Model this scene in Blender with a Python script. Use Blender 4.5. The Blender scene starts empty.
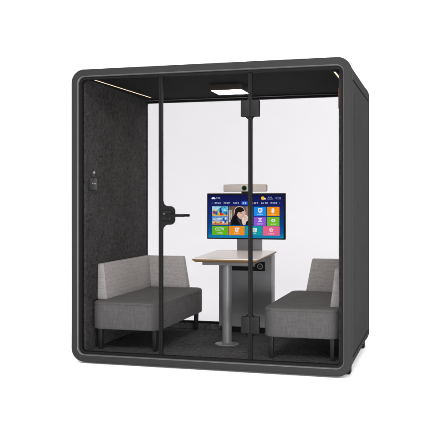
import bpy, bmesh, math, random
from mathutils import Vector
random.seed(7)
sc = bpy.context.scene
COL = sc.collection
R = math.radians

# ------------------------------------------------------------------ sizes
W, D, H = 2.21, 1.44, 2.312          # the booth
G = 0.012                           # height of its underside above the ground
WALL = 0.10                         # inner face of the side walls
FLOOR, CEIL = 0.072, 2.243          # inner floor and ceiling
OX = -W / 2                         # booth centred on x = 0

# ------------------------------------------------------------------ node helpers
def new_mat(name):
    m = bpy.data.materials.new(name); m.use_nodes = True
    nt = m.node_tree
    return m, nt, nt.nodes['Principled BSDF']

def N(nt, t, **kw):
    n = nt.nodes.new(t)
    for k, v in kw.items():
        if k in n.inputs: n.inputs[k].default_value = v
        else: setattr(n, k, v)
    return n

def ramp(nt, fac, c0, c1, p0=0.0, p1=1.0):
    r = nt.nodes.new('ShaderNodeValToRGB')
    r.color_ramp.elements[0].position = p0; r.color_ramp.elements[1].position = p1
    r.color_ramp.elements[0].color = (*c0, 1); r.color_ramp.elements[1].color = (*c1, 1)
    nt.links.new(fac, r.inputs['Fac'])
    return r

def coords(nt): return N(nt, 'ShaderNodeTexCoord').outputs['Object']

def bump(nt, b, h, strength, dist):
    n = N(nt, 'ShaderNodeBump', Strength=strength, Distance=dist)
    nt.links.new(h, n.inputs['Height']); nt.links.new(n.outputs['Normal'], b.inputs['Normal'])

def g3(v): return (v, v, v)

def mat_noise(name, c0, c1, scale, rough=0.6, spec=0.5, bstr=0.0, bdist=0.001, detail=4, p0=0.3, p1=0.7, metallic=0.0, stretch=None):
    m, nt, b = new_mat(name)
    co = coords(nt)
    if stretch:
        mp = N(nt, 'ShaderNodeMapping'); mp.inputs['Scale'].default_value = stretch
        nt.links.new(co, mp.inputs['Vector']); co = mp.outputs['Vector']
    t = N(nt, 'ShaderNodeTexNoise', Scale=scale, Detail=detail)
    nt.links.new(co, t.inputs['Vector'])
    r = ramp(nt, t.outputs['Fac'], c0, c1, p0, p1)
    nt.links.new(r.outputs['Color'], b.inputs['Base Color'])
    b.inputs['Roughness'].default_value = rough
    b.inputs['Specular IOR Level'].default_value = spec
    b.inputs['Metallic'].default_value = metallic
    if bstr: bump(nt, b, t.outputs['Fac'], bstr, bdist)
    return m

def mat_felt(name, c0, c1, k=1.0):
    m, nt, b = new_mat(name)
    co = coords(nt)
    t1 = N(nt, 'ShaderNodeTexNoise', Scale=55.0 * k, Detail=5.0, Roughness=0.7, Distortion=1.2)
    t2 = N(nt, 'ShaderNodeTexNoise', Scale=190.0 * k, Detail=3.0, Roughness=0.7, Distortion=2.0)
    t3 = N(nt, 'ShaderNodeTexNoise', Scale=3.0, Detail=3.0)
    for t in (t1, t2, t3): nt.links.new(co, t.inputs['Vector'])
    a = N(nt, 'ShaderNodeMath', operation='ADD'); nt.links.new(t1.outputs['Fac'], a.inputs[0]); nt.links.new(t2.outputs['Fac'], a.inputs[1])
    a2 = N(nt, 'ShaderNodeMath', operation='MULTIPLY_ADD'); nt.links.new(t3.outputs['Fac'], a2.inputs[0]); a2.inputs[1].default_value = 0.25
    nt.links.new(a.outputs[0], a2.inputs[2])
    s = N(nt, 'ShaderNodeMath', operation='MULTIPLY'); nt.links.new(a2.outputs[0], s.inputs[0]); s.inputs[1].default_value = 0.45
    r = ramp(nt, s.outputs[0], c0, c1, 0.40, 0.62)
    nt.links.new(r.outputs['Color'], b.inputs['Base Color'])
    b.inputs['Roughness'].default_value = 0.95; b.inputs['Specular IOR Level'].default_value = 0.1
    bump(nt, b, s.outputs[0], 0.6, 0.003)
    return m

def mat_weave(name, c0, c1, pitch=0.0042):
    m, nt, b = new_mat(name)
    co = coords(nt)
    k = 2 * math.pi / pitch
    sep = N(nt, 'ShaderNodeSeparateXYZ')
    ns = N(nt, 'ShaderNodeTexNoise', Scale=70.0, Detail=3.0); nt.links.new(co, ns.inputs['Vector'])
    mx = N(nt, 'ShaderNodeVectorMath', operation='MULTIPLY_ADD')
    nt.links.new(ns.outputs['Color'], mx.inputs[0]); mx.inputs[1].default_value = (0.002,) * 3; nt.links.new(co, mx.inputs[2])
    nt.links.new(mx.outputs['Vector'], sep.inputs['Vector'])
    sins = []
    for ax in 'XYZ':
        mu = N(nt, 'ShaderNodeMath', operation='MULTIPLY'); nt.links.new(sep.outputs[ax], mu.inputs[0]); mu.inputs[1].default_value = k
        si = N(nt, 'ShaderNodeMath', operation='SINE'); nt.links.new(mu.outputs[0], si.inputs[0]); sins.append(si)
    a = N(nt, 'ShaderNodeMath', operation='ADD'); nt.links.new(sins[0].outputs[0], a.inputs[0]); nt.links.new(sins[1].outputs[0], a.inputs[1])
    a2 = N(nt, 'ShaderNodeMath', operation='ADD'); nt.links.new(a.outputs[0], a2.inputs[0]); nt.links.new(sins[2].outputs[0], a2.inputs[1])
    # yarn streaks and mottling
    st = []
    for sca in ((260, 260, 14), (14, 260, 260), (260, 14, 260)):
        mp = N(nt, 'ShaderNodeMapping'); mp.inputs['Scale'].default_value = sca; nt.links.new(co, mp.inputs['Vector'])
        t = N(nt, 'ShaderNodeTexNoise', Scale=1.0, Detail=2.0); nt.links.new(mp.outputs['Vector'], t.inputs['Vector']); st.append(t)
    s1 = N(nt, 'ShaderNodeMath', operation='ADD'); nt.links.new(st[0].outputs['Fac'], s1.inputs[0]); nt.links.new(st[1].outputs['Fac'], s1.inputs[1])
    s2 = N(nt, 'ShaderNodeMath', operation='ADD'); nt.links.new(s1.outputs[0], s2.inputs[0]); nt.links.new(st[2].outputs['Fac'], s2.inputs[1])
    s3 = N(nt, 'ShaderNodeMath', operation='MULTIPLY_ADD'); nt.links.new(a2.outputs[0], s3.inputs[0]); s3.inputs[1].default_value = 0.06
    nt.links.new(s2.outputs[0], s3.inputs[2])
    r = ramp(nt, s3.outputs[0], c0, c1, 0.0, 1.0)
    mr = N(nt, 'ShaderNodeMapRange'); nt.links.new(s3.outputs[0], mr.inputs['Value'])
    mr.inputs['From Min'].default_value = 1.1; mr.inputs['From Max'].default_value = 1.9
    nt.links.new(mr.outputs['Result'], r.inputs['Fac'])
    nt.links.new(r.outputs['Color'], b.inputs['Base Color'])
    b.inputs['Roughness'].default_value = 0.9; b.inputs['Specular IOR Level'].default_value = 0.15
    b.inputs['Sheen Weight'].default_value = 0.05
    soft = N(nt, 'ShaderNodeTexNoise', Scale=5.5, Detail=2.0, Distortion=0.6); nt.links.new(co, soft.inputs['Vector'])
    b1 = N(nt, 'ShaderNodeBump', Strength=0.5, Distance=0.02); nt.links.new(soft.outputs['Fac'], b1.inputs['Height'])
    b2 = N(nt, 'ShaderNodeBump', Strength=0.35, Distance=0.0012); nt.links.new(s3.outputs[0], b2.inputs['Height'])
    nt.links.new(b1.outputs['Normal'], b2.inputs['Normal']); nt.links.new(b2.outputs['Normal'], b.inputs['Normal'])
    return m

def mat_emit(name, col, strength=1.0):
    m, nt, b = new_mat(name)
    nt.nodes.remove(b)
    e = N(nt, 'ShaderNodeEmission', Strength=strength); e.inputs['Color'].default_value = (*col, 1)
    nt.links.new(e.outputs[0], nt.nodes['Material Output'].inputs['Surface'])
    return m

def mat_glass(name, tint, ior):
    m, nt, b = new_mat(name)
    nt.nodes.remove(b)
    tr = N(nt, 'ShaderNodeBsdfTransparent'); tr.inputs['Color'].default_value = (*tint, 1)
    gl = N(nt, 'ShaderNodeBsdfGlossy', Roughness=0.02)
    fr = N(nt, 'ShaderNodeFresnel', IOR=ior)
    mx = N(nt, 'ShaderNodeMixShader')
    nt.links.new(fr.outputs[0], mx.inputs[0]); nt.links.new(tr.outputs[0], mx.inputs[1]); nt.links.new(gl.outputs[0], mx.inputs[2])
    nt.links.new(mx.outputs[0], nt.nodes['Material Output'].inputs['Surface'])
    return m

def srgb(r, g, b):
    f = lambda c: (c / 255 / 12.92) if c / 255 <= 0.04045 else ((c / 255 + 0.055) / 1.055) ** 2.4
    return (f(r), f(g), f(b))

# ------------------------------------------------------------------ materials
M = {}
M['white'] = mat_noise('matte_white_paper', g3(0.90), g3(0.91), 2.0, rough=0.9, spec=0.0)
M['frame'] = mat_noise('charcoal_powder_coat', g3(0.0160), g3(0.0190), 700.0, rough=0.65, spec=0.05, bstr=0.12, bdist=0.0004, detail=2)
M['edge_glint'] = mat_noise('painted_edge_highlight', g3(0.036), g3(0.042), 60.0, rough=0.4, spec=0.4)  # paler than the frame: the bevel's highlight painted into the colour
M['side'] = mat_noise('charcoal_side_sheet', g3(0.0200), g3(0.0235), 5.0, rough=0.85, spec=0.02, detail=6)
M['seam'] = mat_noise('black_seam', g3(0.005), g3(0.007), 30.0, rough=0.9, spec=0.0)
M['black'] = mat_noise('black_coated_metal', g3(0.005), g3(0.007), 60.0, rough=0.6, spec=0.06)
M['seal'] = mat_noise('black_rubber_seal', g3(0.005), g3(0.0065), 90.0, rough=0.7, spec=0.05)
M['hinge'] = mat_noise('black_hinge_metal', g3(0.005), g3(0.0065), 60.0, rough=0.5, spec=0.10)
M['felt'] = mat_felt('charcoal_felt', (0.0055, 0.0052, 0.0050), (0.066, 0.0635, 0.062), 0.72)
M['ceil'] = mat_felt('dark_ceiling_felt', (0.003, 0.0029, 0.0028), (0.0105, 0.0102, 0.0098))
M['carpet'] = mat_felt('dark_carpet', g3(0.012), g3(0.105), 0.6)
M['seat'] = mat_weave('dark_grey_upholstery', (0.058, 0.0562, 0.0545), (0.101, 0.098, 0.095))
M['back'] = mat_weave('light_grey_upholstery', (0.200, 0.191, 0.182), (0.345, 0.332, 0.319))
M['leg'] = mat_noise('black_leg_metal', g3(0.008), g3(0.010), 40.0, rough=0.5, spec=0.3)
M['top'] = mat_noise('pale_laminate', (0.74, 0.685, 0.66), (0.78, 0.725, 0.70), 6.0, rough=0.28, spec=0.9, stretch=(12, 1.2, 12))
M['wood'] = mat_noise('brown_wood_edge', (0.135, 0.082, 0.033), (0.23, 0.145, 0.062), 14.0, rough=0.5, spec=0.3, stretch=(1.5, 1.5, 14))
M['pole'] = mat_noise('grey_painted_metal', g3(0.115), g3(0.125), 30.0, rough=0.38, spec=0.5)
M['cab'] = mat_noise('grey_cabinet_laminate', g3(0.130), g3(0.142), 8.0, rough=0.55, spec=0.3, detail=6)
M['column'] = mat_noise('mid_grey_column', g3(0.18), g3(0.19), 8.0, rough=0.5, spec=0.3)
M['cab_lit'] = mat_noise('cabinet_edge_painted_lit', g3(0.26), g3(0.28), 8.0, rough=0.5, spec=0.3)  # cabinet grey lightened to paint in the light on its end panel
M['cam_body'] = mat_noise('warm_grey_camera_case', (0.29, 0.26, 0.24), (0.34, 0.305, 0.285), 10.0, rough=0.5, spec=0.3, stretch=(1, 10, 30))
M['chrome'] = mat_noise('grey_socket_plastic', g3(0.14), g3(0.16), 20.0, rough=0.4)
M['lens'] = mat_noise('black_lens', g3(0.003), g3(0.004), 20.0, rough=0.12, spec=0.15)
M['green_ring'] = mat_emit('green_ring_light', srgb(70, 150, 70), 1.0)
M['led'] = mat_emit('warm_led', (1.0, 0.78, 0.56), 1.9)
M['panel_led'] = mat_emit('warm_white_led_panel', (1.0, 0.90, 0.75), 42.0)
M['housing'] = mat_noise('dark_brown_housing', (0.020, 0.017, 0.013), (0.024, 0.020, 0.016), 20.0, rough=0.6, spec=0.2)
M['red'] = mat_noise('dark_red_plastic', (0.16, 0.006, 0.010), (0.2, 0.008, 0.012), 20.0, rough=0.5)
M['front_glass'] = mat_glass('faintly_tinted_front_glass', (0.853, 0.848, 0.856), 1.045)
M['back_glass'] = mat_glass('faintly_tinted_back_glass', (0.845, 0.841, 0.848), 1.02)
M['plate'] = mat_noise('dark_switch_plastic', g3(0.020), g3(0.024), 30.0, rough=0.45, spec=0.3)
M['dot'] = mat_noise('pale_metal_knob', g3(0.30), g3(0.33), 30.0, rough=0.35)

# ------------------------------------------------------------------ mesh builder
class MB:
    def __init__(self): self.bm = bmesh.new(); self.mats = []
    def mi(self, m):
        if m not in self.mats: self.mats.append(m)
        return self.mats.index(m)
    def merge(self, b2, m, f=None):
        i = self.mi(m); vm = {}
        for v in b2.verts:
            co = v.co.copy()
            vm[v] = self.bm.verts.new(f(co) if f else co)
        for fc in b2.faces:
            try: nf = self.bm.faces.new([vm[v] for v in fc.verts]); nf.material_index = i
            except ValueError: pass
        b2.free()
    def box(self, x0, x1, y0, y1, z0, z1, m, bev=0.0, seg=2, f=None):
        b = bmesh.new()
        bmesh.ops.create_cube(b, size=1.0)
        for v in b.verts:
            v.co = Vector((x0 + (v.co.x + .5) * (x1 - x0), y0 + (v.co.y + .5) * (y1 - y0), z0 + (v.co.z + .5) * (z1 - z0)))
        if bev: bmesh.ops.bevel(b, geom=list(b.edges), offset=bev, segments=seg, profile=0.5, affect='EDGES')
        self.merge(b, m, f)
    def loft(self, loops, m, cap0=True, cap1=True, closed=False):
        b = bmesh.new()
        vs = [[b.verts.new(p) for p in L] for L in loops]
        n = len(vs[0]); rng = range(len(vs)) if closed else range(len(vs) - 1)
        for i in rng:
            A, B = vs[i], vs[(i + 1) % len(vs)]
            for j in range(n):
                b.faces.new((A[j], A[(j + 1) % n], B[(j + 1) % n], B[j]))
        if not closed:
            if cap0: b.faces.new(list(reversed(vs[0])))
            if cap1: b.faces.new(vs[-1])
        bmesh.ops.recalc_face_normals(b, faces=b.faces)
        self.merge(b, m)
    def cyl(self, p0, p1, r0, r1, m, n=24, bev=0.0):
        p0, p1 = Vector(p0), Vector(p1); d = (p1 - p0); L = d.length; d.normalize()
        a = d.orthogonal().normalized(); c = d.cross(a)
        rings = [(0, r0 - bev), (bev, r0), (L - bev, r1), (L, r1 - bev)] if bev else [(0, r0), (L, r1)]
        self.loft([[p0 + d * t + (a * math.cos(2 * math.pi * k / n) + c * math.sin(2 * math.pi * k / n)) * r for k in range(n)] for t, r in rings], m)
    def prism(self, pts, y0, y1, m, bev=0.0):
        # polygon in (x, z), given a real thickness along y
        if bev:
            c = Vector((sum(p[0] for p in pts) / len(pts), sum(p[1] for p in pts) / len(pts)))
            ins = []
            for p in pts:
                v = Vector(p) - c; ins.append(c + v * (1 - bev / max(v.length, 1e-6)))
            loops = [[(p[0], y0, p[1]) for p in ins], [(p[0], y0 + bev, p[1]) for p in pts], [(p[0], y1, p[1]) for p in pts]]
        else:
            loops = [[(p[0], y0, p[1]) for p in pts], [(p[0], y1, p[1]) for p in pts]]
        self.loft(loops, m)
    def build(self, name, parent=None, sharp=32, smooth=True):
        base = parent
        off = Vector((0, 0, 0))
        while base is not None: off += base.location; base = base.parent
        for v in self.bm.verts: v.co -= off
        me = bpy.data.meshes.new(name)
        bmesh.ops.recalc_face_normals(self.bm, faces=self.bm.faces)
        self.bm.to_mesh(me); self.bm.free()
        for m in self.mats: me.materials.append(M[m] if isinstance(m, str) else m)
        if smooth:
            for p in me.polygons: p.use_smooth = True
            me.set_sharp_from_angle(angle=R(sharp))
        o = bpy.data.objects.new(name, me); COL.objects.link(o)
        if parent is not None: o.parent = parent
        return o

def thing(name, label, cat, loc, group=None):
    o = bpy.data.objects.new(name, None); COL.objects.link(o)
    o.location = loc; o.empty_display_size = 0.1
    o['label'] = label; o['category'] = cat
    if group: o['group'] = group
    return o

def part(name, parent, fn, label=None, **kw):
    b = MB(); fn(b); o = b.build(name, parent, **kw)
    if label: o['label'] = label
    return o

def rrect(cx, cy, hx, hy, r, seg=8):
    r = max(min(r, hx - 1e-4, hy - 1e-4), 1e-4); pts = []
    for (sx, sy, a0) in ((1, 1, 0), (-1, 1, 90), (-1, -1, 180), (1, -1, 270)):
        for k in range(seg + 1):
            a = R(a0 + 90 * k / seg)
            pts.append((cx + sx * (hx - r) + r * math.cos(a), cy + sy * (hy - r) + r * math.sin(a)))
    return pts

def X(u): return u + OX
def Z(z): return z + G

CORNER = 0.105
def booth_loop(o, s, r=None, seg=14):
    rr = (CORNER - o) if r is None else r
    return [(x, s, z) for x, z in rrect(0, Z(H / 2), W / 2 - o, H / 2 - o, max(rr, 0.012), seg)]

# ------------------------------------------------------------------ the ground: a white paper sweep
b = MB()
prof = [(-14, 0.0), (-6, 0.0), (0, 0.0), (5.0, 0.0)]
for k in range(1, 13):
    a = R(90 * k / 12); prof.append((5.0 + 4.0 * math.sin(a), 4.0 - 4.0 * math.cos(a)))
prof.append((9.0, 9.0))
bm = b.bm; i = b.mi('white')
xs = [-16, -5, 5, 16]
grid = [[bm.verts.new((x, y, z)) for x in xs] for y, z in prof]
for r_ in range(len(prof) - 1):
    for c_ in range(len(xs) - 1):
        bm.faces.new((grid[r_][c_], grid[r_][c_ + 1], grid[r_ + 1][c_ + 1], grid[r_ + 1][c_]))
ground = b.build('ground', None, sharp=60)
ground['kind'] = 'structure'; ground['label'] = 'plain white studio ground sweeping up behind the booth'

# ------------------------------------------------------------------ the booth
pod = thing('meeting_booth', 'tall charcoal glass-fronted meeting booth with rounded frame standing on white ground', 'booth', (0, 0, 0))

def f_frame(b):
    pr = [(0.0, 0.060), (0.0, 0.014)]
    for k in range(1, 7):
        a = R(90 * k / 6); pr.append((0.014 - 0.014 * math.cos(a), 0.012 - 0.012 * math.sin(a)))
    pr += [(0.028, -0.0008), (0.0530, 0.0), (0.0530, 0.060)]
    b.loft([booth_loop(o, s, r=None if o < 0.04 else 0.060) for o, s in pr], 'frame', closed=True)
ff = part('front_frame', pod, f_frame)
def f_edge_highlight(b):
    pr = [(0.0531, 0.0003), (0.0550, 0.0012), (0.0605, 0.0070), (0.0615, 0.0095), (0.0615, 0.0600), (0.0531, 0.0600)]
    b.loft([booth_loop(o, s, r=0.060 - (o - 0.053)) for o, s in pr], 'edge_glint', closed=True)
part('edge_highlight', ff, f_edge_highlight, label='chamfered inner edge with its highlight painted in')

def f_seal(b):
    pr = [(0.0613, 0.020), (0.077, 0.020), (0.080, 0.023), (0.080, 0.064), (0.0613, 0.064)]
    b.loft([booth_loop(o, s, r=max(0.050 - (o - 0.0613), 0.03)) for o, s in pr], 'seal', closed=True)
part('glass_frame', pod, f_seal, label='thin black seal around the front glass')

def f_shell(b):
    pr = [(0.004, 0.0605), (0.004, 1.398), (0.054, 1.398), (0.054, 0.0605)]
    b.loft([booth_loop(o, s) for o, s in pr], 'side', closed=True)
shell = part('outer_shell', pod, f_shell)

# side sheet with its seam and ventilation slits, on both outer sides
for sgn in (1, -1):
    def f_side(b, sgn=sgn):
        xf = sgn * (W / 2 - 0.0035)
        x0, x1 = sorted((xf - sgn * 0.0003, xf + sgn * 0.0007))
        b.box(x0, x1, 0.098, 1.372, Z(0.135), Z(2.150), 'side')
    sp = part('side_panel', pod, f_side)
    def f_seam(b, sgn=sgn):
        xf = sgn * (W / 2 - 0.0039)
        x0, x1 = sorted((xf, xf + sgn * 0.0005))
        b.box(x0, x1, 0.088, 1.382, Z(2.151), Z(2.163), 'seam')
        b.box(x0, x1, 0.088, 1.382, Z(0.122), Z(0.134), 'seam')
        b.box(x0, x1, 0.088, 0.097, Z(0.1342), Z(2.1508), 'seam')
        b.box(x0, x1, 1.373, 1.382, Z(0.1342), Z(2.1508), 'seam')
    part('seam', sp, f_seam)
    for k in range(9):
        def f_vent(b, sgn=sgn, k=k):
            xf = sgn * (W / 2 - 0.0029)
            x0, x1 = sorted((xf, xf + sgn * 0.0006))
            z0 = 2.06 - k * 0.055
            b.box(x0, x1, 0.19, 0.203, Z(z0 - 0.034), Z(z0), 'seam', bev=0.0004, seg=1)
        part('vent_slit', sp, f_vent)

def f_bframe(b):
    pr = [(0.004, 1.3985), (0.001, 1.404), (0.001, 1.434), (0.006, 1.44), (0.0995, 1.44), (0.0995, 1.3985)]
    b.loft([booth_loop(o, s, r=(CORNER - o) if o < 0.05 else 0.014) for o, s in pr], 'black', closed=True)
bframe = part('back_frame', pod, f_bframe)

def f_bglass(b): b.box(X(0.1), X(W - 0.1), 1.415, 1.425, Z(0.145), Z(CEIL - 0.016), 'back_glass')
bw = part('back_window', pod, f_bglass, smooth=False)
def f_brail(b):
    b.box(X(0.1), X(W - 0.1), 1.386, 1.437, Z(FLOOR + .0002), Z(0.1248), 'carpet')
    b.box(X(0.1), X(W - 0.1), 1.388, 1.436, Z(0.125), Z(0.144), 'black', bev=0.003)
part('rail', bw, f_brail)
def f_trail(b):
    b.box(X(0.1), X(W - 0.1), 1.392, 1.436, Z(CEIL - 0.0158), Z(CEIL - 0.0005), 'black', bev=0.003)
part('rail', bw, f_trail)
def f_rtrim(b): b.box(X(0.1005), X(W - 0.1005), 1.386, 1.3915, Z(CEIL - 0.012), Z(CEIL - 0.007), 'chrome')
part('trim_strip', bw, f_rtrim)

# inner lining
def f_lw(b): b.box(X(0.056), X(WALL), 0.066, 1.396, Z(0.056), Z(2.262), 'felt', bev=0.004)
lw = part('left_wall', pod, f_lw, label='charcoal felt inner wall with a small switch')
def f_rw(b): b.box(X(W - WALL), X(W - 0.056), 0.066, 1.396, Z(0.056), Z(2.262), 'felt', bev=0.004)
rw = part('right_wall', pod, f_rw)
def f_fl(b): b.box(X(WALL + .0005), X(W - WALL - .0005), 0.066, 1.396, Z(0.056), Z(FLOOR), 'carpet')
fl = part('carpet', pod, f_fl)
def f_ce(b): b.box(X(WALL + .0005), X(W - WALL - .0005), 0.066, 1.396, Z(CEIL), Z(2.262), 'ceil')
ce = part('ceiling', pod, f_ce)

for u in (0.165, 2.062):
    def f_strip(b, u=u):
        sl = lambda co: Vector((co.x + (0.05 if u < 1 else 0.0) * (co.y - 0.075), co.y, co.z))
        b.box(X(u - 0.016), X(u + 0.016), 0.068 if u < 1 else 0.19, 1.20, Z(CEIL - 0.006), Z(CEIL - 0.0005), 'housing', bev=0.001, f=sl)
        b.box(X(u - 0.006), X(u + 0.006), 0.074 if u < 1 else 0.2, 1.19, Z(CEIL - 0.0075), Z(CEIL - 0.0062), 'led', f=sl)
    part('light_strip', ce, f_strip)
LZ = CEIL - 0.050
def f_panel(b):
    b.box(X(0.970), X(1.250), 0.600, 0.870, Z(LZ), Z(CEIL - 0.0005), 'housing', bev=0.003)
part('ceiling_light', ce, f_panel, label='square brown lamp box with warm white underside')
b = MB(); b.box(X(0.980), X(1.240), 0.608, 0.862, Z(LZ - 0.0016), Z(LZ - 0.0003), 'panel_led')
b.build('light_diffuser', ce, smooth=False)

# switch plate and hook on the left wall
def f_sw(b):
    b.box(X(WALL + .0003), X(WALL + 0.022), 0.115, 0.225, Z(1.362), Z(1.456), 'plate', bev=0.004)
    for y in (0.14, 0.168, 0.196):
        b.cyl((X(WALL + 0.0215), y, Z(1.413)), (X(WALL + 0.0245), y, Z(1.413)), 0.006, 0.005, 'dot', n=12)
part('switch_plate', lw, f_sw)
def f_hk(b):
    b.box(X(WALL + .0003), X(WALL + 0.014), 0.150, 0.180, Z(1.470), Z(1.515), 'plate', bev=0.003)
    b.cyl((X(WALL + 0.013), 0.165, Z(1.500)), (X(WALL + 0.03), 0.165, Z(1.503)), 0.007, 0.010, 'dot', n=16, bev=0.002)
part('coat_hook', lw, f_hk)
def f_red(b): b.box(X(W - WALL - 0.005), X(W - WALL - 0.0003), 0.075, 0.10, Z(1.945), Z(2.095), 'red', bev=0.003)
part('alarm_strip', rw, f_red, label='thin red strip near the ceiling')

for u in (0.075, 2.135):
    for s in (0.205, 1.29):
        def f_foot(b, u=u, s=s):
            b.box(X(u - 0.048), X(u + 0.048), s - 0.05, s + 0.05, 0.0005, Z(0.058), 'black', bev=0.004)
        part('foot', pod, f_foot)

# front glazing: two fixed panes and the door between them
UL, UR, SG = 0.741, 1.452, 0.045
GZ0, GZ1 = 0.081, H - 0.081
def f_gl(b): b.box(X(0.0730), X(UL - 0.0085), SG - 0.005, SG + 0.005, Z(GZ0 - 0.006), Z(GZ1 + 0.006), 'front_glass')
part('fixed_pane', pod, f_gl, smooth=False)
def f_gr(b): b.box(X(UR + 0.0085), X(W - 0.0730), SG - 0.005, SG + 0.005, Z(GZ0 - 0.006), Z(GZ1 + 0.006), 'front_glass')
part('fixed_pane', pod, f_gr, smooth=False)

def f_jamb(u0, u1):
    def f(b): b.box(X(u0), X(u1), SG - 0.012, SG + 0.012, Z(GZ0 - .002), Z(GZ1 + .002), 'seal', bev=0.0015)
    return f
part('jamb_seal', pod, f_jamb(UL - 0.0154, UL - 0.001))
part('jamb_seal', pod, f_jamb(UR + 0.001, UR + 0.0154))

def f_door(b): b.box(X(UL + 0.0085), X(UR - 0.0085), SG - 0.005, SG + 0.005, Z(GZ0 - 0.006), Z(GZ1 + 0.006), 'front_glass')
door = part('door', pod, f_door, smooth=False, label='clear glass door with black edges')
def f_dedge(b): b.box(X(UR - 0.0154), X(UR - 0.0002), SG - 0.011, SG + 0.011, Z(GZ0 - .002), Z(GZ1 + .002), 'black', bev=0.0015)
part('edge_strip', door, f_dedge)
# lock side strip: it flares out into the plate that carries the handle
hz = 1.2555 - 0.096
def arc(cx, cz, r, a0, a1, n=8): return [(cx + r * math.cos(R(a0 + (a1 - a0) * k / n)), cz + r * math.sin(R(a0 + (a1 - a0) * k / n))) for k in range(n + 1)]
def f_lock(b):
    e = UL + 0.0154; pl = UL + 0.113; hh = 0.072; rf = 0.042; rc = 0.040
    pts = [(UL + 0.0002, GZ0 - .002), (e, GZ0 - .002)]
    pts += arc(e + rf, hz - hh - rf, rf, 180, 90)
    pts += arc(pl - rc, hz - hh + rc, rc, -90, 0)
    pts += arc(pl - rc, hz + hh - rc, rc, 0, 90)
    pts += arc(e + rf, hz + hh + rf, rf, 270, 180)
    pts += [(e, GZ1 + .002), (UL + 0.0002, GZ1 + .002)]
    b2 = bmesh.new()
    f0 = [b2.verts.new((X(p[0]), SG - 0.012, Z(p[1]))) for p in pts]
    f1 = [b2.verts.new((X(p[0]), SG + 0.012, Z(p[1]))) for p in pts]
    n = len(pts)
    b2.faces.new(f0); b2.faces.new(list(reversed(f1)))
    for k in range(n): b2.faces.new((f0[k], f1[k], f1[(k + 1) % n], f0[(k + 1) % n]))
    bmesh.ops.triangulate(b2, faces=[f for f in b2.faces if len(f.verts) > 4])
    b.merge(b2, 'black')
part('lock_strip', door, f_lock)
def f_handle(b):
    for sg in (-1, 1):
        y0 = SG + sg * 0.0122
        ya, yb = sorted((y0, y0 + sg * 0.010))
        b.box(X(UL + 0.012), X(UL + 0.088), ya, yb, Z(hz - 0.038), Z(hz + 0.038), 'hinge', bev=0.006, seg=3)
        y1 = y0 + sg * 0.0098
        b.cyl((X(UL + 0.062), y1, Z(hz)), (X(UL + 0.062), y1 + sg * 0.042, Z(hz)), 0.014, 0.011, 'hinge', n=20, bev=0.002)
        ya, yb = sorted((y1 + sg * 0.034, y1 + sg * 0.050))
        b.box(X(UL + 0.050), X(UL + 0.212), ya, yb, Z(hz - 0.010), Z(hz + 0.010), 'seal', bev=0.005, seg=3)
        if sg < 0:
            b.cyl((X(UL + 0.034), y0 - 0.0095, Z(hz + 0.012)), (X(UL + 0.034), y0 - 0.0125, Z(hz + 0.012)), 0.006, 0.005, 'chrome', n=14)
part('handle', door, f_handle)

def f_hinge(zc, up):
    def f(b):
        hh = 0.062
        for sg in (-1, 1):      # one clamp on the door leaf, one on the fixed pane
            for side in (-1, 1):
                y0 = SG + side * 0.0062
                ya, yb = sorted((y0, y0 + side * 0.016))
                xa, xb = sorted((UR + sg * 0.0022, UR + sg * 0.070))
                b.box(X(xa), X(xb), ya, yb, Z(zc - hh), Z(zc + hh), 'hinge', bev=0.0045, seg=3)
        b.cyl((X(UR), SG - 0.018, Z(zc - hh + .004)), (X(UR), SG - 0.018, Z(zc + hh - .004)), 0.0045, 0.0045, 'black', n=12)
        # fillets where the clamp necks into the edge strips
        for sgz in (-1, 1):
            rf = 0.022
            base = zc + sgz * (hh - 0.001)
            for sgx in (-1, 1):
                pts = [(UR + sgx * 0.002, base)]
                cx, cz = UR + sgx * (0.0154 + rf), base + sgz * rf
                for k in range(9):
                    a = R(90 * k / 8)
                    pts.append((cx - sgx * rf * math.sin(a), cz - sgz * rf * math.cos(a)))
                pts.append((UR + sgx * 0.002, base + sgz * rf))
                b2 = bmesh.new(); n = len(pts)
                f0 = [b2.verts.new((X(p[0]), SG - 0.0135, Z(p[1]))) for p in pts]
                f1 = [b2.verts.new((X(p[0]), SG + 0.0135, Z(p[1]))) for p in pts]
                b2.faces.new(f0); b2.faces.new(list(reversed(f1)))
                for k in range(n): b2.faces.new((f0[k], f1[k], f1[(k + 1) % n], f0[(k + 1) % n]))
                bmesh.ops.triangulate(b2, faces=[f_ for f_ in b2.faces if len(f_.verts) > 4])
                b.merge(b2, 'black')
    return f
part('hinge', door, f_hinge(1.964, 1))
part('hinge', door, f_hinge(0.342, -1))

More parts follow.
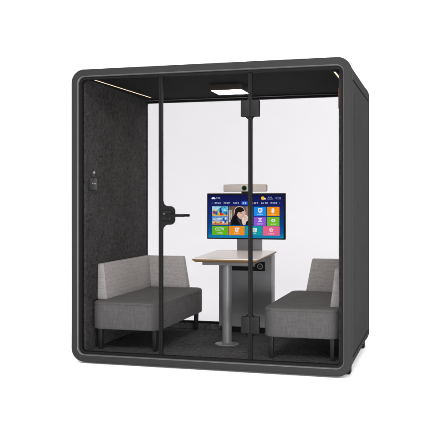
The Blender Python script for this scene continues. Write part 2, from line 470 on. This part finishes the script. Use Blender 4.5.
# ------------------------------------------------------------------ the two sofas
def sofa(mirror, label):
    mu = (lambda u: W - u) if mirror else (lambda u: u)
    def fx(co): return Vector((X(mu(co.x)), co.y, Z(co.z)))
    cx = X(mu(0.40))
    root = thing('sofa', label, 'sofa', (cx, 0.76, Z(FLOOR)), 'low grey sofas facing each other across the table')
    ST, SB = 0.466, 0.243
    u0, u1, s0, s1 = 0.106, 0.686, 0.135, 1.384
    def f_seat(b):
        c = ((u0 + u1) / 2, (s0 + s1) / 2); hx, hy = (u1 - u0) / 2, (s1 - s0) / 2
        prof = [(0.010, SB), (0.003, SB + .003), (0.0, SB + 0.010), (-0.001, (SB + ST) / 2), (0.0, ST - 0.022)]
        for k in range(1, 6):
            a = R(90 * k / 5); prof.append((0.020 - 0.020 * math.cos(a), ST - 0.022 + 0.020 * math.sin(a)))
        prof += [(0.06, ST + 0.0005), (0.14, ST + 0.003), (0.22, ST + 0.004)]
        b.loft([[fx(Vector((x, y, z))) for x, y in rrect(c[0], c[1], hx - o, hy - o, 0.095 - min(o, .07), 12)] for o, z in prof], 'seat')
    seat = part('seat', root, f_seat, sharp=50)
    def f_welt(b):      # stitched welt just under the top edge
        c = ((u0 + u1) / 2, (s0 + s1) / 2); hx, hy = (u1 - u0) / 2, (s1 - s0) / 2
        loops = []
        for k in range(6):
            a = 2 * math.pi * k / 6
            o = -0.0005 - 0.0022 * math.cos(a); z = ST - 0.024 + 0.0022 * math.sin(a)
            loops.append([fx(Vector((x, y, z))) for x, y in rrect(c[0], c[1], hx - o, hy - o, 0.095, 12)])
        b.loft(loops, 'seat', closed=True)
    part('piping', seat, f_welt)
    BT = 0.757
    def lean(co):       # the inner face leans back towards the wall
        t = (co.z - ST) / (BT - ST)
        w = (co.x - 0.104) / 0.088
        return Vector((co.x - w * t * 0.036, co.y + (0.012 * t if co.y < 0.6 else 0), co.z))
    def f_back(b): b.box(0.104, 0.192, 0.262, 1.383, ST - 0.004, BT, 'back', bev=0.012, seg=3, f=lambda co: fx(lean(co)))
    part('backrest', root, f_back, sharp=50, label='long light grey backrest along the wall')
    def lean2(co):
        t = (co.z - ST) / (BT - ST)
        w = (1.383 - co.y) / 0.098
        e = max(0.0, (co.x - 0.45) / 0.095)
        return Vector((co.x - e * t * 0.05, co.y + w * t * 0.036, co.z))
    def f_back2(b):
        b2 = bmesh.new(); bmesh.ops.create_cube(b2, size=1.0)
        xa, xb, ya, yb, za, zb = 0.150, 0.547, 1.285, 1.3828, ST - 0.004, BT - 0.0015
        for v in b2.verts: v.co = Vector((xa + (v.co.x + .5) * (xb - xa), ya + (v.co.y + .5) * (yb - ya), za + (v.co.z + .5) * (zb - za)))
        bmesh.ops.bevel(b2, geom=list(b2.edges), offset=0.012, segments=3, profile=0.5, affect='EDGES')
        b.merge(b2, 'back', lambda co: fx(lean2(co)))
    part('backrest', root, f_back2, sharp=50, label='short light grey backrest across the far end')
    for lu in (0.165, 0.632):
        for ls in (0.205, 1.30):
            def f_leg(b, lu=lu, ls=ls):
                lp = []
                for z, h in ((FLOOR + 0.0008, 0.0145), (FLOOR + 0.004, 0.016), (SB - 0.012, 0.0195), (SB + 0.004, 0.0195)):
                    lp.append([fx(Vector((x, y, z))) for x, y in rrect(lu, ls, h, h, 0.007, 4)])
                b.loft(lp, 'leg')
            part('leg', root, f_leg)
    return root
sofa(False, 'low grey two-part sofa against the felt wall, left of the table')
sofa(True, 'low grey sofa half hidden by the frame, right of the table')

# ------------------------------------------------------------------ the table
TU0, TU1, TS0, TS1, TT = 0.828, 1.388, 0.55, 1.335, 0.794
table = thing('meeting_table', 'narrow pale-topped meeting table with brown wood edge on one round grey leg', 'table', (X(1.1), 0.9, Z(FLOOR)))
TILT = 0.035
def tl(co): return Vector((co[0], co[1], co[2] + (co[1] - TS0) * TILT))
def f_top(b):
    c = (X((TU0 + TU1) / 2), (TS0 + TS1) / 2); hx, hy = (TU1 - TU0) / 2, (TS1 - TS0) / 2
    L = lambda o, z: [tl((x, y, Z(z))) for x, y in rrect(c[0], c[1], hx - o, hy - o, 0.012, 5)]
    b.loft([L(0.0, TT - 0.0045), L(0.001, TT - 0.001), L(0.004, TT), L(0.1, TT)], 'top')
top = part('tabletop', table, f_top)
def f_edge(b):
    c = (X((TU0 + TU1) / 2), (TS0 + TS1) / 2); hx, hy = (TU1 - TU0) / 2, (TS1 - TS0) / 2
    L = lambda o, z: [tl((x, y, Z(z))) for x, y in rrect(c[0], c[1], hx - o, hy - o, 0.012, 5)]
    b.loft([L(0.0015, TT - 0.0048), L(0.0, TT - 0.007), L(0.002, TT - 0.016), L(0.020, TT - 0.030), L(0.05, TT - 0.0305)], 'wood')
part('edge_band', top, f_edge)
def f_apron(b):
    b.box(X(TU0 + 0.075), X(TU1 - 0.06), TS0 + 0.055, 1.255, Z(TT - 0.058), Z(TT - 0.031), 'cab', bev=0.002, f=tl)
part('apron', table, f_apron)
def f_pole(b):
    b.cyl((X(1.10), 0.67, Z(FLOOR + 0.013)), (X(1.10), 0.67, Z(TT - 0.056)), 0.041, 0.041, 'pole', n=40)
leg = part('leg', table, f_pole)
def f_base(b):
    lp = [(0.100, FLOOR + 0.0006), (0.101, FLOOR + 0.004), (0.097, FLOOR + 0.009), (0.06, FLOOR + 0.0125), (0.048, FLOOR + 0.0145), (0.042, FLOOR + 0.02)]
    b.loft([[(X(1.10) + r * math.cos(2 * math.pi * k / 48), 0.67 + r * math.sin(2 * math.pi * k / 48), Z(z)) for k in range(48)] for r, z in lp], 'pole')
part('base_plate', table, f_base)

# ------------------------------------------------------------------ cabinet behind the table that carries the screen
CS = 1.262
cab = thing('media_cabinet', 'grey cabinet at the end of the table with column and power socket', 'cabinet', (X(1.115), 1.32, Z(FLOOR)))
def f_cab(b):
    b.box(X(0.862), X(1.353), CS, 1.375, Z(0.128), Z(0.784), 'cab', bev=0.003)
body = part('cabinet_body', cab, f_cab)
def f_cab_s(b): b.box(X(1.3532), X(1.361), CS - 0.006, 1.377, Z(0.126), Z(0.785), 'cab_lit', bev=0.002)
part('side_panel', cab, f_cab_s, label='grey end panel painted paler where it catches light')
def f_plinth(b): b.box(X(0.885), X(1.340), CS + 0.03, 1.36, Z(FLOOR + 0.0006), Z(0.1278), 'seam')
part('plinth', cab, f_plinth)
def f_slot(b):
    b.box(X(0.985), X(1.2075), CS - 0.005, CS - 0.0002, Z(0.640), Z(0.679), 'black', bev=0.0015)
    b.box(X(1.208), X(1.296), CS - 0.016, CS - 0.0002, Z(0.640), Z(0.722), 'black', bev=0.003)
slot = part('socket_panel', cab, f_slot)
def f_sock(b):
    b.cyl((X(1.253), CS - 0.0158, Z(0.683)), (X(1.253), CS - 0.020, Z(0.683)), 0.027, 0.025, 'chrome', n=32, bev=0.001)
    b.cyl((X(1.253), CS - 0.0198, Z(0.683)), (X(1.253), CS - 0.0205, Z(0.683)), 0.019, 0.019, 'black', n=32)
    for du in (-0.007, 0.007):
        b.cyl((X(1.253 + du), CS - 0.0203, Z(0.683)), (X(1.253 + du), CS - 0.0212, Z(0.683)), 0.003, 0.003, 'chrome', n=12)
part('power_socket', slot, f_sock)
def f_col(b): b.box(X(1.014), X(1.245), 1.338, 1.374, Z(0.7845), Z(1.02), 'column', bev=0.003)
part('column', cab, f_col)

# ------------------------------------------------------------------ the monitor
MU0, MU1, MZ0, MZ1, MS = 0.766, 1.490, 0.928, 1.343, 1.205
mon = thing('monitor', 'black flat monitor with colourful tiled menu on its screen above the table', 'monitor', (X(1.128), 1.23, Z(MZ0)))
def f_mon(b): b.box(X(MU0), X(MU1), MS, MS + 0.038, Z(MZ0), Z(MZ1), 'seal', bev=0.003)
part('case', mon, f_mon)
def f_mount(b): b.box(X(1.05), X(1.21), MS + 0.0382, 1.3378, Z(0.945), Z(1.015), 'black', bev=0.002)
part('mount', mon, f_mount)

def PU(px): return X(MU0 + (px - 207.8) / (285.4 - 207.8) * (MU1 - MU0))
def PZ(py): return Z(MZ1 - (py - 193.5) / (239.2 - 193.5) * (MZ1 - MZ0))
EM = {}
def em(r, g, b_, k=1.22):
    key = (r, g, b_, k)
    if key not in EM: EM[key] = mat_emit('screen_glow', srgb(r, g, b_), k)
    return EM[key]

def pic(r, g, b_):
    key = ('pic', r, g, b_)
    if key not in EM:
        m = mat_emit('screen_picture_glow', srgb(r, g, b_), 1.22); nt = m.node_tree
        t = N(nt, 'ShaderNodeTexNoise', Scale=60.0, Detail=2.0, Distortion=0.5); nt.links.new(coords(nt), t.inputs['Vector'])
        rp = ramp(nt, t.outputs['Fac'], srgb(r * .84, g * .84, b_ * .84), srgb(min(255, r * 1.08 + 4), min(255, g * 1.08 + 4), min(255, b_ * 1.08 + 4)), 0.25, 0.75)
        nt.links.new(rp.outputs['Color'], nt.nodes['Emission'].inputs['Color'])
        EM[key] = m
    return EM[key]

# screen backdrop: deep blue picture, lighter towards its lower edge
m, nt, bs = new_mat('screen_picture'); nt.nodes.remove(bs)
gen = N(nt, 'ShaderNodeTexCoord').outputs['Generated']; sp_ = N(nt, 'ShaderNodeSeparateXYZ'); nt.links.new(gen, sp_.inputs[0])
r = nt.nodes.new('ShaderNodeValToRGB'); els = r.color_ramp.elements
els[0].position = 0.0; els[0].color = (*srgb(24, 140, 190), 1); els[1].position = 1.0; els[1].color = (*srgb(18, 22, 74), 1)
for p_, c_ in ((0.12, (10, 96, 165)), (0.35, (14, 66, 140)), (0.7, (24, 36, 108))):
    e_ = els.new(p_); e_.color = (*srgb(*c_), 1)
nt.links.new(sp_.outputs['Z'], r.inputs['Fac'])
e = N(nt, 'ShaderNodeEmission', Strength=1.22); nt.links.new(r.outputs[0], e.inputs['Color'])
nt.links.new(e.outputs[0], nt.nodes['Material Output'].inputs['Surface'])
M['screen'] = m
LAY = MS - 0.0006
def f_screen(b): b.box(PU(209.1), PU(284.0), MS - 0.0005, MS - 0.0001, PZ(237.9), PZ(195.0), 'screen')
screen = part('screen', mon, f_screen, smooth=False)

def rect(b, x0, y0, x1, y1, mat, lay):
    y = MS - 0.0007 - lay * 0.0003
    b.box(PU(x0), PU(x1), y, y + 0.0002, PZ(y1), PZ(y0), mat)
def poly(b, pts, mat, lay):
    y = MS - 0.0007 - lay * 0.0003
    b2 = bmesh.new(); n = len(pts)
    f0 = [b2.verts.new((PU(p[0]), y, PZ(p[1]))) for p in pts]
    f1 = [b2.verts.new((PU(p[0]), y + 0.0002, PZ(p[1]))) for p in pts]
    b2.faces.new(f0); b2.faces.new(list(reversed(f1)))
    for k in range(n): b2.faces.new((f0[k], f1[k], f1[(k + 1) % n], f0[(k + 1) % n]))
    bmesh.ops.triangulate(b2, faces=[f for f in b2.faces if len(f.verts) > 4])
    b.merge(b2, mat)
def ell(b, cx, cy, rx, ry, mat, lay, n=24, a0=0, a1=360):
    poly(b, [(cx + rx * math.cos(R(a0 + (a1 - a0) * k / n)), cy + ry * math.sin(R(a0 + (a1 - a0) * k / n))) for k in range(n if a1 - a0 == 360 else n + 1)], mat, lay)
def glyphs(b, x0, x1, yc, h, n, mat, lay):
    # blurred menu characters: little clusters of strokes, too small to read
    w = (x1 - x0) / n
    for k in range(n):
        gx0 = x0 + k * w + w * 0.08; gx1 = x0 + (k + 1) * w - w * 0.08
        rows = random.sample([0.0, 0.25, 0.5, 0.75], 3)
        for q, rr in enumerate(rows):
            y = yc - h / 2 + rr * h
            a, c = sorted((random.uniform(0, 0.35), random.uniform(0.65, 1.0)))
            rect(b, gx0 + a * (gx1 - gx0), y, gx0 + c * (gx1 - gx0), y + h * 0.16, mat, lay)
        for q in range(2):
            x = gx0 + random.choice([0.05, 0.3, 0.5, 0.72]) * (gx1 - gx0)
            rect(b, x, yc - h / 2, x + (gx1 - gx0) * 0.14, yc + h / 2, mat, lay + 1 + q)
def text(b, body, cx, cy, w, h, mat, lay, bold=0.0):
    cu = bpy.data.curves.new('text', 'FONT'); cu.body = body; cu.size = 1.0; cu.offset = bold
    ob = bpy.data.objects.new('text', cu); COL.objects.link(ob)
    dg = bpy.context.evaluated_depsgraph_get()
    me = bpy.data.meshes.new_from_object(ob.evaluated_get(dg))
    vx = [v.co.x for v in me.vertices]; vy = [v.co.y for v in me.vertices]
    ax, bx_, ay, by = min(vx), max(vx), min(vy), max(vy)
    y = MS - 0.0007 - lay * 0.0003
    b2 = bmesh.new(); b2.from_mesh(me)
    for v in b2.verts:
        px = cx + ((v.co.x - ax) / (bx_ - ax) - .5) * w; py = cy - ((v.co.y - ay) / (by - ay) - .5) * h
        v.co = Vector((PU(px), y, PZ(py)))
    b.merge(b2, mat)
    bpy.data.objects.remove(ob); bpy.data.meshes.remove(me); bpy.data.curves.remove(cu)

WH = em(236, 240, 250); DIMW = em(170, 180, 215)
def f_logo(b):
    ell(b, 214.2, 198.2, 1.5, .95, WH, 1); ell(b, 213.2, 198.6, .9, .7, WH, 2); ell(b, 215.4, 198.6, 1.0, .7, WH, 3)
    glyphs(b, 217.0, 221.6, 198.2, 1.5, 3, DIMW, 1)
part('screen_logo', screen, f_logo, smooth=False)
def f_weather(b):
    ell(b, 263.7, 198.4, 1.75, 1.75, em(255, 196, 40), 1)
    ell(b, 265.6, 199.0, 1.2, .8, em(225, 230, 240), 2)
    glyphs(b, 268.6, 272.8, 197.5, 1.0, 3, DIMW, 1); glyphs(b, 268.2, 274.0, 199.2, 1.0, 5, DIMW, 1)
part('weather_line', screen, f_weather, smooth=False)
def f_clock(b): text(b, '17:26', 278.6, 198.3, 6.0, 2.2, DIMW, 1)
part('clock', screen, f_clock, smooth=False)
for x0, x1, n in ((215.3, 222.0, 4), (224.4, 231.0, 4), (234.0, 240.0, 4), (243.4, 248.0, 2), (253.0, 259.2, 4), (262.0, 269.0, 4), (271.2, 278.0, 4)):
    def f_nav(b):
        if n == 2: rect(b, 242.6, 201.6, 248.8, 204.9, em(40, 92, 214), 1)
        glyphs(b, x0, x1, 203.2, 1.7, n, WH if n == 2 else em(205, 212, 238), 2)
    part('menu_label', screen, f_nav, smooth=False)
def f_arl(b): poly(b, [(213.0, 202.6), (212.4, 203.2), (213.0, 203.8), (213.2, 203.6), (212.85, 203.2), (213.2, 202.8)], DIMW, 1)
part('menu_arrow', screen, f_arl, smooth=False)
def f_arr(b): poly(b, [(280.2, 202.6), (280.8, 203.2), (280.2, 203.8), (280.0, 203.6), (280.35, 203.2), (280.0, 202.8)], DIMW, 1)
part('menu_arrow', screen, f_arr, smooth=False)

def tile(name, fn): return part(name, screen, fn, smooth=False)
def t_pic1(b):      # bright picture: coloured toy shapes under a pale sky
    rect(b, 213, 206.5, 229.1, 215.9, pic(96, 196, 236), 1)
    poly(b, [(213, 206.5), (222, 206.5), (219, 209.5), (215, 211), (213, 211)], pic(170, 224, 244), 2)
    poly(b, [(213, 213.6), (218, 213.0), (224, 213.3), (229.1, 212.8), (229.1, 215.9), (213, 215.9)], pic(226, 190, 96), 2)
    ell(b, 215.0, 212.4, 1.0, 2.2, pic(214, 44, 40), 3); ell(b, 215.0, 210.0, .8, .8, pic(240, 196, 150), 4)
    ell(b, 217.4, 213.2, 1.4, 2.3, pic(26, 96, 200), 4); ell(b, 217.2, 210.6, 1.1, 1.0, pic(250, 210, 60), 5)
    ell(b, 219.8, 213.6, 1.2, 2.0, pic(246, 190, 30), 5)
    ell(b, 221.6, 211.6, 1.3, 2.6, pic(20, 70, 150), 4); ell(b, 221.6, 208.9, 1.0, .9, pic(30, 60, 120), 5)
    ell(b, 222.6, 214.3, 2.0, 1.3, pic(222, 52, 34), 6)
    ell(b, 225.6, 212.8, 1.3, 1.9, pic(38, 150, 210), 5); ell(b, 225.8, 210.6, .9, .9, pic(245, 238, 220), 6)
    ell(b, 227.6, 213.8, 1.0, 1.7, pic(30, 82, 166), 6)
    for k in range(4): ell(b, 222.5 + k * 1.5, 207.8 + 0.25 * (k % 2), .6, .35, pic(40, 76, 120), 7, n=10)
tile('picture_tile', t_pic1)
def t_pic2(b):      # beach picture
    rect(b, 213, 216.4, 229.1, 225.0, pic(112, 160, 220), 1)
    ell(b, 217.5, 219.6, 3.6, 1.2, pic(196, 216, 240), 2); ell(b, 220.5, 218.8, 2.4, .8, pic(214, 228, 244), 3)
    poly(b, [(213, 221.6), (217, 221.0), (222, 221.8), (229.1, 221.2), (229.1, 225), (213, 225)], pic(222, 190, 150), 4)
    poly(b, [(213, 223.6), (219, 223.0), (225, 224.0), (229.1, 223.6), (229.1, 225), (213, 225)], pic(200, 130, 84), 5)
    ell(b, 225.6, 220.6, 2.0, 3.0, pic(44, 84, 168), 6); ell(b, 224.6, 222.2, 1.0, 1.0, pic(248, 240, 228), 7)
    ell(b, 226.6, 218.6, 1.0, 1.3, pic(230, 236, 246), 7); ell(b, 222.0, 222.6, 1.4, .8, pic(220, 76, 52), 6)
    ell(b, 216.4, 223.2, .9, .6, pic(180, 60, 48), 6); ell(b, 219.0, 222.4, .7, .9, pic(246, 206, 90), 6)
tile('picture_tile', t_pic2)
def t_pic3(b):      # large picture: a dark-haired sitter in a black jacket, head bowed
    rect(b, 229.8, 206.5, 254.0, 225.0, pic(118, 100, 88), 1)
    rect(b, 229.8, 210.0, 233.0, 222.4, pic(214, 196, 176), 2)
    rect(b, 231.6, 206.5, 232.3, 225.0, pic(86, 72, 64), 3)
    rect(b, 247.0, 206.5, 254.0, 225.0, pic(150, 128, 112), 2)
    rect(b, 250.4, 207.4, 253.0, 219.0, pic(206, 190, 176), 3)
    ell(b, 240.6, 211.6, 5.3, 5.3, pic(226, 212, 200), 4)          # pale hood behind the head
    ell(b, 240.8, 211.4, 4.6, 4.6, pic(150, 124, 108), 5)
    poly(b, [(237.2, 213.5), (239, 217.8), (242.5, 219.4), (246, 217.6), (247, 212), (244, 209.4), (239, 210)], pic(226, 190, 168), 6)   # face
    poly(b, [(235.8, 213.6), (236.2, 209.6), (238.4, 207.5), (241.6, 207.2), (244.4, 208.6), (245.4, 211.4), (243.6, 211.2), (242.2, 212.6), (239.4, 212.2), (238.2, 214.4), (237.4, 216.6)], pic(34, 24, 24), 7)   # hair
    ell(b, 242.4, 213.4, .8, .28, pic(86, 60, 52), 8, n=10); ell(b, 245.2, 213.2, .6, .25, pic(86, 60, 52), 8, n=10)
    ell(b, 244.0, 216.9, .7, .25, pic(176, 96, 88), 8, n=10)
    poly(b, [(243.0, 217.0), (247.4, 214.6), (249.2, 217.0), (249.0, 225.0), (243, 225.0)], pic(232, 210, 196), 7)      # pale scarf and hand
    poly(b, [(231.6, 225.0), (232.2, 220.4), (234.0, 216.6), (236.6, 213.9), (238.8, 216.8), (242.4, 220.8), (244.2, 225.0)], pic(22, 20, 26), 9)
    poly(b, [(246.4, 225.0), (247.6, 221.4), (250.6, 219.6), (253.0, 221.4), (254.0, 225.0)], pic(30, 28, 36), 9)
    poly(b, [(238.6, 217.4), (240.2, 219.0), (243.2, 224.6), (242.0, 224.8), (239.0, 220.6)], pic(70, 66, 76), 10)
tile('picture_tile', t_pic3)
def t_green(b):
    rect(b, 213, 226.1, 229.1, 235.2, em(104, 184, 34), 1)
    text(b, 'CCTV', 220.8, 229.2, 9.0, 3.0, WH, 2, bold=0.022)
    glyphs(b, 218.2, 223.8, 233.2, 1.4, 4, em(226, 242, 206), 2)
tile('menu_tile', t_green)
def t_or1(b):
    rect(b, 229.8, 226.1, 245.7, 235.2, em(246, 148, 38), 1)
    rect(b, 236.1, 228.2, 239.5, 231.7, WH, 2); rect(b, 236.9, 229.0, 238.7, 230.9, em(246, 148, 38), 3)
    poly(b, [(237.3, 230.4), (240.0, 227.4), (240.8, 228.1), (238.1, 231.0), (237.2, 231.2)], WH, 4)
    rect(b, 236.4, 227.7, 239.3, 228.1, WH, 4)
    glyphs(b, 235.2, 240.6, 233.3, 1.3, 4, em(252, 226, 190), 2)
tile('menu_tile', t_or1)
def t_teal(b):
    rect(b, 246.2, 226.1, 263.3, 235.2, em(22, 164, 170), 1)
    rect(b, 252.8, 228.1, 257.9, 231.6, WH, 2); poly(b, [(254.6, 228.9), (256.6, 229.85), (254.6, 230.8)], em(22, 164, 170), 3)
    glyphs(b, 251.8, 257.4, 233.2, 1.3, 4, em(206, 240, 240), 2)
tile('menu_tile', t_teal)
def t_pink(b):
    rect(b, 263.7, 226.1, 280.2, 235.2, em(236, 104, 146), 1)
    for k in range(5):
        a = R(-90 + 72 * k); ell(b, 272.0 + 1.35 * math.cos(a), 229.7 + 1.35 * math.sin(a), .85, .85, em(252, 214, 226), 2 + k, n=14)
    ell(b, 272.0, 229.7, .6, .6, em(236, 104, 146), 8, n=12)
    glyphs(b, 269.0, 275.0, 233.4, 1.3, 4, em(252, 210, 222), 2)
tile('menu_tile', t_pink)
def t_blue(b):
    rect(b, 254.8, 207.0, 267.1, 215.9, em(30, 146, 238), 1)
    poly(b, [(259.1, 208.2), (263.2, 208.2), (263.4, 211.0), (262.6, 212.3), (261.15, 213.2), (259.7, 212.3), (258.9, 211.0)], WH, 2)
    ell(b, 261.15, 210.3, 1.2, 1.2, em(30, 146, 238), 3, n=16); rect(b, 260.9, 209.4, 261.4, 211.0, WH, 4)
    glyphs(b, 258.2, 264.0, 214.5, 1.2, 4, em(210, 234, 252), 2)
tile('menu_tile', t_blue)
def t_or2(b):
    rect(b, 267.9, 207.0, 280.0, 215.9, em(250, 150, 12), 1)
    ell(b, 273.6, 211.4, 1.5, 1.8, WH, 2, n=16)
    for k, (dx, dy) in enumerate(((-1.2, -2.2), (-.3, -2.9), (.6, -2.7), (1.5, -1.4))):
        poly(b, [(273.3 + dx * .5, 211), (273.3 + dx, 211 + dy), (273.3 + dx + .7, 211 + dy), (274.1 + dx * .5, 211)], WH, 3 + k)
    glyphs(b, 271.2, 277.0, 214.6, 1.2, 4, em(254, 226, 180), 2)
tile('menu_tile', t_or2)
def t_purple(b):
    rect(b, 254.8, 216.9, 267.1, 225.6, em(150, 92, 214), 1)
    rect(b, 259.2, 218.0, 263.0, 218.7, WH, 2); rect(b, 259.2, 221.2, 263.0, 221.9, WH, 2)
    poly(b, [(259.4, 218.9), (260.2, 218.9), (262.9, 221.0), (262.1, 221.0)], WH, 3)
    poly(b, [(262.8, 218.9), (262.0, 218.9), (259.3, 221.0), (260.1, 221.0)], WH, 4)
    glyphs(b, 258.2, 264.0, 223.9, 1.2, 4, em(230, 214, 246), 2)
tile('menu_tile', t_purple)
def t_gr2(b):
    rect(b, 267.9, 216.9, 280.0, 225.6, em(116, 196, 42), 1)
    ell(b, 274.0, 220.3, 2.1, 1.5, WH, 2); ell(b, 274.0, 220.3, .8, .8, em(116, 196, 42), 3, n=14)
    glyphs(b, 271.2, 277.0, 224.0, 1.2, 4, em(226, 244, 200), 2)
tile('menu_tile', t_gr2)

# ------------------------------------------------------------------ the conference camera on the monitor
cam_t = thing('conference_camera', 'long warm grey camera bar with round black lens on top of the monitor', 'camera', (X(1.12), 1.22, Z(MZ1)))
def f_cb(b):
    b2 = bmesh.new(); bmesh.ops.create_cube(b2, size=1.0)
    bmesh.ops.subdivide_edges(b2, edges=[e for e in b2.edges if abs(e.verts[0].co.x - e.verts[1].co.x) > .5], cuts=15)
    for v in b2.verts:
        x = v.co.x * 0.40
        v.co = Vector((X(1.119) + x, 1.222 + v.co.y * 0.055 + 0.35 * x * x, Z(1.391) + v.co.z * (0.064 + (0.006 if v.co.z > 0 else 0) * (1 - (x / .2) ** 2))))
    es = [e for e in b2.edges if len(e.link_faces) == 2 and e.calc_face_angle(0) > 0.8]
    bmesh.ops.bevel(b2, geom=es, offset=0.006, segments=3, profile=0.5, affect='EDGES')
    b.merge(b2, 'cam_body')
part('case', cam_t, f_cb)
def f_cl(b):
    b.cyl((X(1.119), 1.200, Z(1.389)), (X(1.119), 1.1925, Z(1.389)), 0.0235, 0.0225, 'black', n=32, bev=0.001)
    b.cyl((X(1.119), 1.1935, Z(1.389)), (X(1.119), 1.1900, Z(1.389)), 0.0135, 0.012, 'lens', n=32, bev=0.001)
lens = part('lens', cam_t, f_cl)
def f_ring(b):
    L = []
    for k in range(8):
        a = 2 * math.pi * k / 8
        rr = 0.0215 + 0.0022 * math.cos(a); yy = 1.1925 + 0.0022 * math.sin(a)
        L.append([(X(1.119) + rr * math.cos(2 * math.pi * q / 40), yy, Z(1.389) + rr * math.sin(2 * math.pi * q / 40)) for q in range(40)])
    b.loft(L, 'green_ring', closed=True)
part('ring_light', lens, f_ring)
def f_cm(b):
    b.box(X(1.09), X(1.150), 1.203, 1.245, Z(MZ1 + .0005), Z(1.3605), 'black', bev=0.002)
part('mount', cam_t, f_cm)

# ------------------------------------------------------------------ light and camera
w = bpy.data.worlds.new('World'); sc.world = w; w.use_nodes = True
bg = w.node_tree.nodes['Background']; bg.inputs['Color'].default_value = (1, 0.995, 0.99, 1); bg.inputs['Strength'].default_value = 1.35

def area(name, loc, target, sx, sy, power, col=(1, 1, 1)):
    L = bpy.data.lights.new(name, 'AREA'); L.shape = 'RECTANGLE'; L.size = sx; L.size_y = sy; L.energy = power; L.color = col
    o = bpy.data.objects.new(name, L); COL.objects.link(o); o.location = loc
    o.rotation_euler = (Vector(target) - Vector(loc)).to_track_quat('-Z', 'Y').to_euler()
    return o
area('studio_lamp', (2.9, -6.4, 0.5), (0.1, 0.0, 0.4), 3.4, 0.9, 250)
area('studio_lamp', (2.7, -3.6, 0.35), (0.6, 0.0, 0.25), 1.6, 0.5, 170)
area('ground_fill', (0.3, -4.6, 4.6), (0.3, -1.6, 0.0), 4.0, 1.6, 400)  # added fill light, washes the booth's shadow out of the ground
area('backdrop_fill', (-4.5, 3.4, 4.5), (0.0, 3.6, 0.0), 3.0, 3.0, 120)  # added pair of fill lights, brightens the white floor behind the booth
area('backdrop_fill', (4.5, 3.4, 4.5), (0.0, 3.6, 0.0), 3.0, 3.0, 120)

F = 790.0
cam = bpy.data.cameras.new('camera'); co = bpy.data.objects.new('camera', cam); COL.objects.link(co)
cam.sensor_width = 36.0; cam.lens = 36.0 * F / 448.0
cam.shift_y = -16.0 / 448.0
cam.clip_end = 200
co.location = (X(2.837), -5.717, Z(1.2555))
co.rotation_euler = (R(90), 0, R(15.43))
sc.camera = co

sc.view_settings.view_transform = 'Standard'; sc.view_settings.look = 'None'
sc.view_settings.exposure = 0.0; sc.view_settings.gamma = 1.0
sc.cycles.max_bounces = 10; sc.cycles.transparent_max_bounces = 16
